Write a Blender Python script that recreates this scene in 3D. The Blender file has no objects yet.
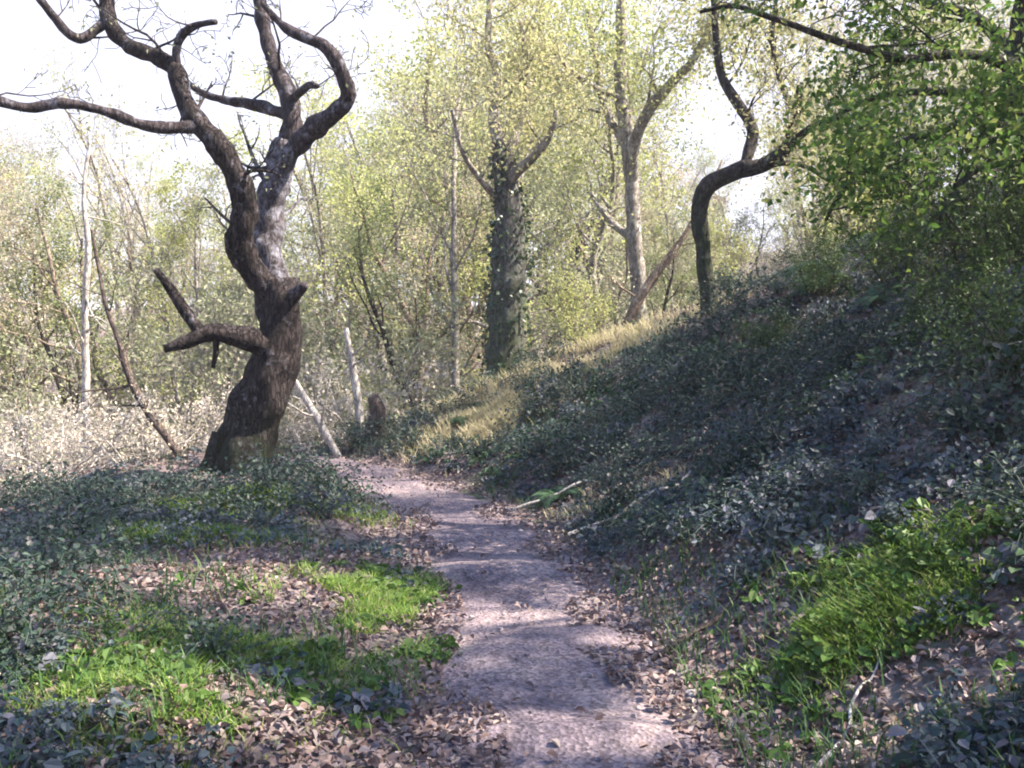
import bpy, math, random
import numpy as np
from mathutils import noise, Vector

SEED = 11
rng = np.random.default_rng(SEED)
random.seed(SEED)
scene = bpy.context.scene
COL = scene.collection
R = math.radians

# ------------------------------------------------------------------ camera
F = 1000.0                      # focal length in pixels of the 1024 wide frame
EYE = 1.62
PITCH = R(2.5)
cam_d = bpy.data.cameras.new('camera')
cam = bpy.data.objects.new('camera', cam_d)
COL.objects.link(cam)
cam.location = (0, 0, EYE)
cam.rotation_euler = (R(90) - PITCH, 0, 0)
cam_d.sensor_width = 36.0
cam_d.lens = 36.0 * F / 1024.0
cam_d.clip_start = 0.05
cam_d.clip_end = 3000
scene.camera = cam


def at(px, py, D):
    """world point seen at a pixel, D metres ahead"""
    cx, cy = (px - 512) / F, (384 - py) / F
    c, s = math.cos(PITCH), math.sin(PITCH)
    dy = c + cy * s
    dz = -s + cy * c
    k = D / dy
    return np.array([cx * k, D, EYE + dz * k])


def to_px(p):
    c, s = math.cos(PITCH), math.sin(PITCH)
    x, y, z = p[0], p[1], p[2] - EYE
    f = y * c - z * s
    u = y * s + z * c
    return 512 + F * x / f, 384 - F * u / f


# ------------------------------------------------------------------ terrain
PX_Y = np.array([-40, -6, 0, 4, 6.2, 8.9, 11.0, 13.3, 16, 20, 30, 60])
PX_X = np.array([2.6, 0.75, 0.4, 0.24, 0.1, -0.34, -1.15, -2.45, -4.8, -8.5, -18, -48])


def pathx(y):
    y = np.asarray(y, float)
    return (np.interp(y - .7, PX_Y, PX_X) + np.interp(y, PX_Y, PX_X) + np.interp(y + .7, PX_Y, PX_X)) / 3


def sstep(a, b, x):
    t = np.clip((np.asarray(x, float) - a) / (b - a), 0, 1)
    return t * t * (3 - 2 * t)


def vnoise(x, y, s, seed=0):
    """cheap smooth 2-D value noise, numpy"""
    x = np.asarray(x, float) * s + seed * 17.3
    y = np.asarray(y, float) * s - seed * 9.1
    xi, yi = np.floor(x), np.floor(y)
    fx, fy = x - xi, y - yi
    fx, fy = fx * fx * (3 - 2 * fx), fy * fy * (3 - 2 * fy)

    def h(a, b):
        v = np.sin(a * 127.1 + b * 311.7 + seed * 74.7) * 43758.5453
        return v - np.floor(v)
    return (h(xi, yi) * (1 - fx) + h(xi + 1, yi) * fx) * (1 - fy) + (h(xi, yi + 1) * (1 - fx) + h(xi + 1, yi + 1) * fx) * fy - .5


def path_half(y):
    return np.interp(y, [3, 6, 9], [.62, .62, .72]) + .16 * vnoise(y, 0 * np.asarray(y), .9, 4)


def height0(x, y):
    x = np.asarray(x, float)
    y = np.asarray(y, float)
    pxx = pathx(y)
    zp = -.11 * np.clip(y - 13.8, 0, 12)
    u = x - pxx - .8
    v = -u - 1.6
    k = np.interp(y, [-10, 2, 7, 11, 14, 20], [.5, .66, .70, .52, .42, .25])
    ur = np.clip(u, 0, None)
    right = k * (ur - .5 * (1 - np.exp(-ur / .5))) + .10 * sstep(0, .5, ur)
    right = np.minimum(right, 4.2 + .12 * ur)
    vb = np.interp(y, [0, 6, 8, 11], [2.6, 3.0, 3.3, 1.9])
    vl = np.clip(v - vb, 0, None)
    left = np.interp(y, [0, 8, 11], [.12, .10, .0]) * sstep(0, .8, v) - .5 * (vl - .8 * (1 - np.exp(-vl / .8)))
    left = np.maximum(left, -3.6)
    near = zp + np.where(u > 0, right, np.where(v > 0, left, 0))
    D = np.hypot(x, y)
    far = -2.4 + .105 * np.clip(D - 20, 0, 60) + .02 * np.clip(D - 80, 0, 300) + 4.5 * sstep(-2, 6, x)
    w = sstep(15, 23, y)
    return near * (1 - w) + far * w


def height(x, y):
    z = height0(x, y)
    x = np.asarray(x, float)
    y = np.asarray(y, float)
    off = np.abs(x - pathx(y)) - path_half(y)
    bank = sstep(-.15, .5, off)
    z = z + bank * (.34 * vnoise(x, y, .55, 1) + .17 * vnoise(x, y, 1.6, 2) + .05 * vnoise(x, y, 4.5, 3))
    z = z - .05 * (1 - sstep(-.25, .12, off)) * (y < 26)
    return z


def hz(x, y):
    return float(height(np.array([x]), np.array([y]))[0])


# ------------------------------------------------------------------ mesh helpers
class MB:
    """collects quads, builds ONE mesh object"""

    def __init__(self):
        self.v, self.f, self.n = [], [], 0

    def add(self, v, f):
        v = np.asarray(v, float).reshape(-1, 3)
        f = np.asarray(f, int).reshape(-1, 4)
        self.v.append(v)
        self.f.append(f + self.n)
        self.n += len(v)

    def mesh(self, name, mat, smooth=True):
        v = np.concatenate(self.v) if self.v else np.zeros((0, 3))
        f = np.concatenate(self.f) if self.f else np.zeros((0, 4), int)
        me = bpy.data.meshes.new(name)
        me.vertices.add(len(v))
        me.vertices.foreach_set('co', v.astype(np.float32).ravel())
        me.loops.add(len(f) * 4)
        me.loops.foreach_set('vertex_index', f.astype(np.int32).ravel())
        me.polygons.add(len(f))
        me.polygons.foreach_set('loop_start', np.arange(0, len(f) * 4, 4, dtype=np.int32))
        me.polygons.foreach_set('use_smooth', np.full(len(f), smooth, dtype=bool))
        me.update(calc_edges=True)
        if mat:
            me.materials.append(mat)
        return me

    def build(self, name, mat, parent=None, smooth=True):
        o = bpy.data.objects.new(name, self.mesh(name, mat, smooth))
        COL.objects.link(o)
        if parent:
            o.parent = parent
        return o

    # ---- shapes
    def tube(self, pts, rad, sides=8, gnarl=0.0, gs=2.0, seed=0.0, flare=None, fluted=0.0):
        pts = np.asarray(pts, float)
        rad = np.asarray(rad, float)
        n = len(pts)
        t = np.gradient(pts, axis=0)
        t /= np.linalg.norm(t, axis=1)[:, None] + 1e-9
        a = np.array([1., 0, 0]) if abs(t[0][0]) < .8 else np.array([0, 1., 0])
        nn = np.zeros_like(pts)
        b = np.cross(t[0], a)
        b /= np.linalg.norm(b)
        for i in range(n):
            b = b - t[i] * np.dot(b, t[i])
            b /= np.linalg.norm(b) + 1e-9
            nn[i] = b
        bb = np.cross(t, nn)
        ang = np.linspace(0, 2 * np.pi, sides, endpoint=False)
        ca, sa = np.cos(ang), np.sin(ang)
        ring = nn[:, None, :] * ca[None, :, None] + bb[:, None, :] * sa[None, :, None]
        rr = np.repeat(rad[:, None], sides, axis=1)
        if fluted:
            rr = rr * (1 + fluted * np.sin(ang * 3 + seed)[None] + .6 * fluted * np.sin(ang * 5 + 2 * seed)[None])
        if gnarl:
            base = pts[:, None, :] + ring * rr[:, :, None]
            flat = base.reshape(-1, 3) * gs + seed
            g = np.array([noise.noise(Vector(q)) + .5 * noise.noise(Vector(q * 2.3)) for q in flat]).reshape(n, sides)
            rr = rr * (1 + gnarl * g)
        v = pts[:, None, :] + ring * rr[:, :, None]
        idx = np.arange(n * sides).reshape(n, sides)
        nx = np.roll(idx, -1, axis=1)
        f = np.stack([idx[:-1], nx[:-1], nx[1:], idx[1:]], axis=-1)
        self.add(v.reshape(-1, 3), f.reshape(-1, 4))
        # close the end with a small cap of quads
        c = idx[-1]
        if sides % 2 == 0 and sides >= 4:
            h = sides // 2
            cap = [[c[k], c[k + 1], c[sides - 2 - k], c[sides - 1 - k]] for k in range(h - 1)]
            self.f.append(np.array(cap) - idx[0, 0] + (self.n - n * sides))

    def leaves(self, pos, size, up=.35, asp=.55, fold=.25, down=0.0, seed=0, ov=False, dirs=None):
        """kite shaped leaves with a fold, random attitude"""
        pos = np.asarray(pos, float)
        n = len(pos)
        if n == 0:
            return
        g = np.random.default_rng(seed + n)
        nrm = g.normal(size=(n, 3))
        nrm[:, 2] = np.abs(nrm[:, 2]) * .6 + up
        nrm /= np.linalg.norm(nrm, axis=1)[:, None]
        d = g.normal(size=(n, 3))
        d[:, 2] -= down
        if dirs is not None:
            d = dirs + .25 * d
        d -= nrm * np.sum(d * nrm, axis=1)[:, None]
        d /= np.linalg.norm(d, axis=1)[:, None] + 1e-9
        s = np.cross(nrm, d)
        L = (np.asarray(size) * g.uniform(.6, 1.3, n))[:, None]
        W = L * asp
        if ov:      # ovate: two half blades that meet in the midrib
            b = pos - d * L * .5
            t = pos + d * L * .5 - nrm * L * fold * .4
            r1 = pos - d * L * .2 + s * W * .5 + nrm * L * fold * .35
            r2 = pos + d * L * .15 + s * W * .42 + nrm * L * fold * .25
            l1 = pos - d * L * .2 - s * W * .5 + nrm * L * fold * .35
            l2 = pos + d * L * .15 - s * W * .42 + nrm * L * fold * .25
            v = np.stack([b, r1, r2, t, l2, l1], axis=1).reshape(-1, 3)
            k = np.arange(n)[:, None] * 6
            self.add(v, np.concatenate([k + [0, 1, 2, 3], k + [0, 3, 4, 5]]))
            return
        p0 = pos - d * L * .5
        p2 = pos + d * L * .5 - nrm * L * fold * .4
        p1 = pos + s * W * .5 + nrm * L * fold * .3 - d * L * .05
        p3 = pos - s * W * .5 + nrm * L * fold * .3 - d * L * .05
        v = np.stack([p0, p1, p2, p3], axis=1).reshape(-1, 3)
        self.add(v, np.arange(4 * n).reshape(n, 4))


def smooth_line(pts, rad, step=.06, wob=0.0, seed=0):
    """Catmull-Rom through pts, resampled"""
    pts = np.asarray(pts, float)
    rad = np.asarray(rad, float)
    P = np.vstack([2 * pts[0] - pts[1], pts, 2 * pts[-1] - pts[-2]])
    out, ro = [], []
    for i in range(1, len(P) - 2):
        m = max(2, int(np.linalg.norm(P[i + 1] - P[i]) / step))
        for t in np.linspace(0, 1, m, endpoint=False):
            a = .5 * ((2 * P[i]) + (-P[i - 1] + P[i + 1]) * t + (2 * P[i - 1] - 5 * P[i] + 4 * P[i + 1] - P[i + 2]) * t * t
                      + (-P[i - 1] + 3 * P[i] - 3 * P[i + 1] + P[i + 2]) * t ** 3)
            out.append(a)
            ro.append(rad[i - 1] * (1 - t) + rad[i] * t)
    out.append(pts[-1])
    ro.append(rad[-1])
    out = np.array(out)
    if wob:
        for i in range(1, len(out) - 1):
            q = Vector(out[i] * 1.7 + seed)
            out[i] += wob * np.array(noise.noise_vector(q))
    return out, np.array(ro)


def tag(o, label=None, cat=None, group=None, kind=None):
    if label:
        o['label'] = label
    if cat:
        o['category'] = cat
    if group:
        o['group'] = group
    if kind:
        o['kind'] = kind
    return o


def empty(name, loc=(0, 0, 0), rz=0.0):
    o = bpy.data.objects.new(name, None)
    COL.objects.link(o)
    o.location = [float(c) for c in loc]
    o.rotation_euler = (0, 0, rz)
    o.empty_display_size = .3
    return o


def copy_tree(o, parent=None):
    c = o.copy()
    COL.objects.link(c)
    c.parent = parent
    for ch in list(o.children):
        copy_tree(ch, c)
    return c


# ------------------------------------------------------------------ materials
def new_mat(name):
    m = bpy.data.materials.new(name)
    m.use_nodes = True
    nt = m.node_tree
    nt.nodes.clear()
    out = nt.nodes.new('ShaderNodeOutputMaterial')
    return m, nt, out


def nd(nt, t, **kw):
    n = nt.nodes.new(t)
    for k, v in kw.items():
        if k in n.inputs:
            n.inputs[k].default_value = v
        else:
            setattr(n, k, v)
    return n


def ramp(nt, fac, stops, interp='LINEAR'):
    r = nt.nodes.new('ShaderNodeValToRGB')
    r.color_ramp.interpolation = interp
    el = r.color_ramp.elements
    while len(el) < len(stops):
        el.new(.5)
    for e, (p, c) in zip(el, stops):
        e.position = p
        e.color = (c, c, c, 1) if isinstance(c, (int, float)) else (*c, 1)
    nt.links.new(fac, r.inputs[0])
    return r.outputs[0]


def mixc(nt, fac, a, b):
    m = nt.nodes.new('ShaderNodeMix')
    m.data_type = 'RGBA'
    for sock, val in ((m.inputs[0], fac), (m.inputs[6], a), (m.inputs[7], b)):
        if hasattr(val, 'is_linked'):
            nt.links.new(val, sock)
        else:
            sock.default_value = val if isinstance(val, (int, float)) else (*val, 1)
    return m.outputs[2]


def leaf_mat(name, cols, trans=.45, rough=.5, spec=.2):
    """leaf colour differs from leaf to leaf (random per island) and a little from plant to plant"""
    m, nt, out = new_mat(name)
    geo = nd(nt, 'ShaderNodeNewGeometry')
    n = len(cols)
    c = ramp(nt, geo.outputs['Random Per Island'], [(i / max(1, n - 1), cc) for i, cc in enumerate(cols)])
    oi = nd(nt, 'ShaderNodeObjectInfo')
    hsv = nd(nt, 'ShaderNodeHueSaturation')
    mr = nd(nt, 'ShaderNodeMapRange')
    mr.inputs[3].default_value = .8
    mr.inputs[4].default_value = 1.25
    nt.links.new(oi.outputs['Random'], mr.inputs[0])
    nt.links.new(mr.outputs[0], hsv.inputs['Value'])
    nt.links.new(c, hsv.inputs['Color'])
    pr = nd(nt, 'ShaderNodeBsdfPrincipled')
    pr.inputs['Roughness'].default_value = rough
    pr.inputs['Specular IOR Level'].default_value = spec
    nt.links.new(hsv.outputs[0], pr.inputs['Base Color'])
    tr = nd(nt, 'ShaderNodeBsdfTranslucent')
    nt.links.new(hsv.outputs[0], tr.inputs[0])
    mx = nd(nt, 'ShaderNodeMixShader')
    mx.inputs[0].default_value = trans
    nt.links.new(pr.outputs[0], mx.inputs[1])
    nt.links.new(tr.outputs[0], mx.inputs[2])
    nt.links.new(mx.outputs[0], out.inputs[0])
    return m


def bark_mat(name, dark, light, lichen=None, lichen_amt=.5, moss=None, moss_top=1.2, scale=1.0, bump=.6):
    m, nt, out = new_mat(name)
    tc = nd(nt, 'ShaderNodeTexCoord')
    mp = nd(nt, 'ShaderNodeMapping')
    mp.inputs['Scale'].default_value = (scale, scale, scale * .28)
    nt.links.new(tc.outputs['Object'], mp.inputs[0])
    n1 = nd(nt, 'ShaderNodeTexNoise', Scale=14.0, Detail=7.0, Roughness=.65)
    vo = nd(nt, 'ShaderNodeTexVoronoi', Scale=22.0)
    vo.feature = 'DISTANCE_TO_EDGE'
    nt.links.new(mp.outputs[0], n1.inputs[0])
    add = nd(nt, 'ShaderNodeMixRGB')
    add.blend_type = 'ADD'
    add.inputs[0].default_value = .12
    nt.links.new(mp.outputs[0], add.inputs[1])
    nt.links.new(n1.outputs['Color'], add.inputs[2])
    nt.links.new(add.outputs[0], vo.inputs[0])
    crack = ramp(nt, vo.outputs['Distance'], [(0, 0.0), (.14, 1.0)])
    c = mixc(nt, ramp(nt, n1.outputs['Fac'], [(.35, 0.0), (.68, 1.0)]), dark, light)
    c = mixc(nt, crack, tuple(x * .45 for x in dark), c)
    if lichen:
        n2 = nd(nt, 'ShaderNodeTexNoise', Scale=6.0 * scale, Detail=9.0, Roughness=.78)
        nt.links.new(tc.outputs['Object'], n2.inputs[0])
        f = ramp(nt, n2.outputs['Fac'], [(.62 - .3 * lichen_amt, 0.0), (.74 - .2 * lichen_amt, 1.0)])
        c = mixc(nt, f, c, lichen)
    if moss:
        sp = nd(nt, 'ShaderNodeSeparateXYZ')
        nt.links.new(tc.outputs['Object'], sp.inputs[0])
        mr = nd(nt, 'ShaderNodeMapRange')
        mr.inputs[1].default_value = 0
        mr.inputs[2].default_value = moss_top
        mr.inputs[3].default_value = .95
        mr.inputs[4].default_value = 0
        nt.links.new(sp.outputs[2], mr.inputs[0])
        n3 = nd(nt, 'ShaderNodeTexNoise', Scale=5.0, Detail=6.0)
        nt.links.new(tc.outputs['Object'], n3.inputs[0])
        mu = nd(nt, 'ShaderNodeMath', operation='MULTIPLY')
        nt.links.new(mr.outputs[0], mu.inputs[0])
        nt.links.new(ramp(nt, n3.outputs['Fac'], [(.35, 0.2), (.6, 1.0)]), mu.inputs[1])
        c = mixc(nt, mu.outputs[0], c, moss)
    pr = nd(nt, 'ShaderNodeBsdfPrincipled')
    pr.inputs['Roughness'].default_value = .9
    pr.inputs['Specular IOR Level'].default_value = .15
    nt.links.new(c, pr.inputs['Base Color'])
    bh = nd(nt, 'ShaderNodeMath', operation='ADD')
    nt.links.new(crack, bh.inputs[0])
    nt.links.new(n1.outputs['Fac'], bh.inputs[1])
    bp = nd(nt, 'ShaderNodeBump', Strength=bump, Distance=.03)
    nt.links.new(bh.outputs[0], bp.inputs['Height'])
    nt.links.new(bp.outputs[0], pr.inputs['Normal'])
    nt.links.new(pr.outputs[0], out.inputs[0])
    return m


def soil_mat(name, stops, scales=(.5, 6.0, 60.0), green=None, bump=.5, rough=.95):
    m, nt, out = new_mat(name)
    tc = nd(nt, 'ShaderNodeTexCoord')
    big = nd(nt, 'ShaderNodeTexNoise', Scale=scales[0], Detail=4.0)
    mid = nd(nt, 'ShaderNodeTexNoise', Scale=scales[1], Detail=8.0, Roughness=.7)
    fine = nd(nt, 'ShaderNodeTexVoronoi', Scale=scales[2])
    fine.inputs['Randomness'].default_value = 1
    for n in (big, mid, fine):
        nt.links.new(tc.outputs['Object'], n.inputs[0])
    a = nd(nt, 'ShaderNodeMath', operation='MULTIPLY_ADD')
    nt.links.new(big.outputs['Fac'], a.inputs[0])
    a.inputs[1].default_value = .5
    b = nd(nt, 'ShaderNodeMath', operation='MULTIPLY')
    nt.links.new(mid.outputs['Fac'], b.inputs[0])
    b.inputs[1].default_value = .5
    nt.links.new(b.outputs[0], a.inputs[2])
    c = ramp(nt, a.outputs[0], stops)
    sp = nd(nt, 'ShaderNodeSeparateColor')
    nt.links.new(fine.outputs['Color'], sp.inputs[0])
    hsv = nd(nt, 'ShaderNodeHueSaturation')
    mr = nd(nt, 'ShaderNodeMapRange')
    mr.inputs[3].default_value = .55
    mr.inputs[4].default_value = 1.4
    nt.links.new(sp.outputs[0], mr.inputs[0])
    nt.links.new(mr.outputs[0], hsv.inputs['Value'])
    nt.links.new(c, hsv.inputs['Color'])
    c = hsv.outputs[0]
    if green:
        g = nd(nt, 'ShaderNodeTexNoise', Scale=.35, Detail=6.0, Roughness=.65)
        nt.links.new(tc.outputs['Object'], g.inputs[0])
        c = mixc(nt, ramp(nt, g.outputs['Fac'], [(.48, 0.0), (.6, .8)]), c, green)
    pr = nd(nt, 'ShaderNodeBsdfPrincipled')
    pr.inputs['Roughness'].default_value = rough
    pr.inputs['Specular IOR Level'].default_value = .1
    nt.links.new(c, pr.inputs['Base Color'])
    ad = nd(nt, 'ShaderNodeMath', operation='ADD')
    nt.links.new(mid.outputs['Fac'], ad.inputs[0])
    nt.links.new(fine.outputs['Distance'], ad.inputs[1])
    bp = nd(nt, 'ShaderNodeBump', Strength=bump, Distance=.04)
    nt.links.new(ad.outputs[0], bp.inputs['Height'])
    nt.links.new(bp.outputs[0], pr.inputs['Normal'])
    nt.links.new(pr.outputs[0], out.inputs[0])
    return m


M = {}
M['ground'] = soil_mat('leaf_mould', [(.3, (.065, .05, .054)), (.5, (.13, .10, .10)), (.66, (.25, .20, .175))],
                       (.5, 5.0, 28.0), green=(.075, .10, .04))
M['path'] = soil_mat('trodden_earth', [(.34, (.07, .056, .066)), (.48, (.128, .102, .112)), (.62, (.225, .175, .165))],
                     (1.3, 5.0, 55.0), bump=.35)
M['oak'] = bark_mat('oak_bark', (.03, .023, .024), (.085, .068, .07), lichen=(.22, .215, .24), lichen_amt=.3,
                    moss=(.035, .06, .018), moss_top=1.3)
M['oak_trunk'] = bark_mat('old_oak_bark', (.02, .015, .014), (.058, .045, .043), lichen=(.20, .19, .21), lichen_amt=.22,
                         moss=(.02, .034, .012), moss_top=.9, bump=1.0)
M['oak_pale'] = bark_mat('skylit_lichened_oak_bark', (.035, .029, .03), (.11, .095, .10), lichen=(.27, .265, .30), lichen_amt=.5)  # right bough: skylight on it painted in as paler, lichened bark
M['dark_bark'] = bark_mat('dark_bark', (.03, .025, .022), (.085, .07, .06), lichen=(.16, .16, .14), lichen_amt=.15,
                          moss=(.035, .055, .02), moss_top=2.0)
M['ivied_bark'] = bark_mat('ivied_bark', (.05, .048, .044), (.13, .125, .115), lichen=(.22, .23, .20), lichen_amt=.3,
                           moss=(.06, .075, .035), moss_top=2.5)
M['grey_bark'] = bark_mat('grey_bark', (.17, .15, .125), (.34, .30, .26), lichen=(.48, .46, .41), lichen_amt=.4,
                          moss=(.09, .11, .04), moss_top=1.5)
M['brown_bark'] = bark_mat('brown_bark', (.16, .115, .085), (.31, .24, .18), lichen=(.42, .38, .31), lichen_amt=.3)
M['dead_wood'] = bark_mat('bleached_wood', (.28, .25, .22), (.52, .49, .45), bump=.4)
M['dead_dark'] = bark_mat('rotten_wood', (.05, .04, .035), (.14, .105, .085), bump=.5)
M['leaf_spring'] = leaf_mat('spring_leaf', [(.27, .30, .09), (.37, .39, .14), (.33, .36, .13), (.45, .43, .22)], .5)
M['leaf_sage'] = leaf_mat('sage_leaf', [(.18, .21, .11), (.27, .28, .16), (.36, .36, .24)], .45)
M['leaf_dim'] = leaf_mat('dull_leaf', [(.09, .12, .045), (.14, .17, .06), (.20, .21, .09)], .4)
M['leaf_buff'] = leaf_mat('buff_leaf', [(.34, .27, .19), (.42, .35, .25), (.33, .31, .19), (.50, .44, .35)], .4)
M['leaf_straw'] = leaf_mat('straw_leaf', [(.42, .35, .29), (.52, .45, .38), (.40, .37, .25), (.58, .52, .46)], .4)
M['leaf_green'] = leaf_mat('green_leaf', [(.05, .10, .02), (.08, .145, .03), (.12, .19, .04), (.22, .24, .07)], .5)
M['leaf_shade'] = leaf_mat('dense_leaf', [(.03, .06, .015), (.05, .085, .02), (.07, .10, .03)], .3)
M['leaf_yellow'] = leaf_mat('yellow_leaf', [(.31, .30, .12), (.42, .39, .19), (.36, .36, .18), (.46, .42, .26)], .5)
M['ivy'] = leaf_mat('ivy_leaf', [(.025, .05, .025), (.04, .07, .03), (.06, .09, .045)], .15, .35, .4)
M['fern'] = leaf_mat('fern_frond', [(.028, .06, .03), (.042, .08, .038), (.06, .10, .045)], .35)
M['bramble'] = leaf_mat('bramble_leaf', [(.025, .048, .034), (.038, .062, .042), (.055, .075, .058), (.09, .08, .08)], .25, .55, .2)
M['cover'] = leaf_mat('herb_leaf', [(.03, .052, .05), (.052, .075, .076), (.085, .10, .108), (.13, .122, .148)], .25, .6, .15)
M['fresh'] = leaf_mat('fresh_herb_leaf', [(.05, .11, .025), (.08, .15, .03), (.12, .18, .05)], .35, .5, .2)
M['grass'] = leaf_mat('grass_blade', [(.06, .13, .018), (.10, .19, .025), (.15, .24, .04), (.20, .27, .06), (.32, .30, .15)], .45)
M['grass_dark'] = leaf_mat('shade_grass_blade', [(.04, .085, .03), (.06, .12, .035), (.09, .14, .05)], .4)
M['grass_dry'] = leaf_mat('dry_grass_blade', [(.34, .29, .17), (.42, .36, .24), (.26, .26, .11)], .35)
M['litter'] = leaf_mat('dead_leaf', [(.085, .06, .058), (.15, .10, .088), (.23, .165, .145), (.12, .10, .112), (.33, .265, .22)], .12, .6, .25)
M['grit'] = soil_mat('grit', [(.3, (.13, .11, .11)), (.5, (.21, .18, .175)), (.7, (.30, .27, .26))], (2.0, 12.0, 60.0), bump=.3)
M['stone'] = soil_mat('field_stone', [(.3, (.15, .14, .145)), (.5, (.23, .215, .215)), (.7, (.33, .31, .30))], (2.0, 12.0, 60.0), bump=.3, rough=.8)

# ------------------------------------------------------------------ light
SUN_AZ = R(92)      # from straight ahead (+Y) towards the right (+X)
SUN_EL = R(50)
sd = bpy.data.lights.new('sun', 'SUN')
sd.energy = 5.0
sd.angle = R(.53)
sd.color = (1, .90, .78)
so = bpy.data.objects.new('sun', sd)
COL.objects.link(so)
dir_ = Vector((math.sin(SUN_AZ) * math.cos(SUN_EL), math.cos(SUN_AZ) * math.cos(SUN_EL), math.sin(SUN_EL)))
so.rotation_euler = (-dir_).to_track_quat('-Z', 'Y').to_euler()
so.location = (40, 5, 40)
w = bpy.data.worlds.new('World')
scene.world = w
w.use_nodes = True
nt = w.node_tree
bg = nt.nodes['Background']
sky = nt.nodes.new('ShaderNodeTexSky')
sky.sky_type = 'NISHITA'
sky.sun_disc = False
sky.sun_elevation = SUN_EL
sky.sun_rotation = SUN_AZ
sky.dust_density = 2.5
sky.air_density = 1.0
sky.ozone_density = 3.0
# thin white summer cloud veils the lower sky, blue stays overhead
tcw = nd(nt, 'ShaderNodeTexCoord')
spw = nd(nt, 'ShaderNodeSeparateXYZ')
nt.links.new(tcw.outputs['Generated'], spw.inputs[0])
nzw = nd(nt, 'ShaderNodeTexNoise', Scale=3.0, Detail=6.0)
nt.links.new(tcw.outputs['Generated'], nzw.inputs[0])
adw = nd(nt, 'ShaderNodeMath', operation='MULTIPLY_ADD')
nt.links.new(nzw.outputs['Fac'], adw.inputs[0])
adw.inputs[1].default_value = -.5
nt.links.new(spw.outputs[2], adw.inputs[2])
veil = ramp(nt, adw.outputs[0], [(0.0, .92), (.1, .9), (.2, .55), (.32, .0)])
hsw = nd(nt, 'ShaderNodeHueSaturation')
hsw.inputs['Saturation'].default_value = 1.35
nt.links.new(sky.outputs[0], hsw.inputs['Color'])
nt.links.new(mixc(nt, veil, hsw.outputs[0], (1.95, 1.95, 2.4)), bg.inputs[0])
bg.inputs[1].default_value = .135
scene.view_settings.view_transform = 'Standard'
scene.view_settings.look = 'None'
scene.view_settings.gamma = 1
scene.view_settings.exposure = 2.15
scene.render.engine = 'CYCLES'
scene.cycles.max_bounces = 6
scene.cycles.diffuse_bounces = 4
scene.cycles.glossy_bounces = 2
scene.cycles.transmission_bounces = 4
scene.cycles.use_denoising = True
scene.cycles.filter_width = 2.0

# ------------------------------------------------------------------ ground and path


def spaced(lims):
    out = []
    for a, b, s in lims:
        out.append(np.arange(a, b, s))
    return np.concatenate(out)


gx = spaced([(-420, -60, 20), (-60, -20, 2.5), (-20, -7, .5), (-7, 7, .11), (7, 20, .5), (20, 60, 2.5), (60, 421, 20)])
gy = spaced([(-60, -8, 4), (-8, 1.5, .5), (1.5, 14, .11), (14, 30, .4), (30, 90, 2.5), (90, 640, 25)])
X, Y = np.meshgrid(gx, gy)
Z = height(X, Y)
mb = MB()
idx = np.arange(X.size).reshape(X.shape)
mb.add(np.stack([X, Y, Z], -1).reshape(-1, 3),
       np.stack([idx[:-1, :-1], idx[:-1, 1:], idx[1:, 1:], idx[1:, :-1]], -1).reshape(-1, 4))
tag(mb.build('ground', M['ground']), kind='structure')

ys = np.arange(-6, 24, .1)
ss = np.linspace(-1, 1, 21)
PXs = pathx(ys)[:, None] + ss[None] * (path_half(ys)[:, None] + .18)
PYs = np.repeat(ys[:, None], len(ss), 1)
off = np.abs(PXs - pathx(PYs)) - path_half(PYs)
PZ = height0(PXs, PYs) - .02 + .03 * vnoise(PXs, PYs, 2.0, 7) + .016 * vnoise(PXs, PYs, 6.0, 8) - .035 * np.abs(ss[None]) ** 3 \
    - .12 * sstep(-.05, .18, off) + .05 * (np.abs(np.sin(PYs * 2.1 + 2 * vnoise(PXs, PYs, .8, 9))) ** 12) * (1 - ss[None] ** 2)
mb = MB()
idx = np.arange(PXs.size).reshape(PXs.shape)
mb.add(np.stack([PXs, PYs, PZ], -1).reshape(-1, 3),
       np.stack([idx[:-1, :-1], idx[:-1, 1:], idx[1:, 1:], idx[1:, :-1]], -1).reshape(-1, 4))
tag(mb.build('path', M['path']), kind='structure')

# ------------------------------------------------------------------ tree growing


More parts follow.
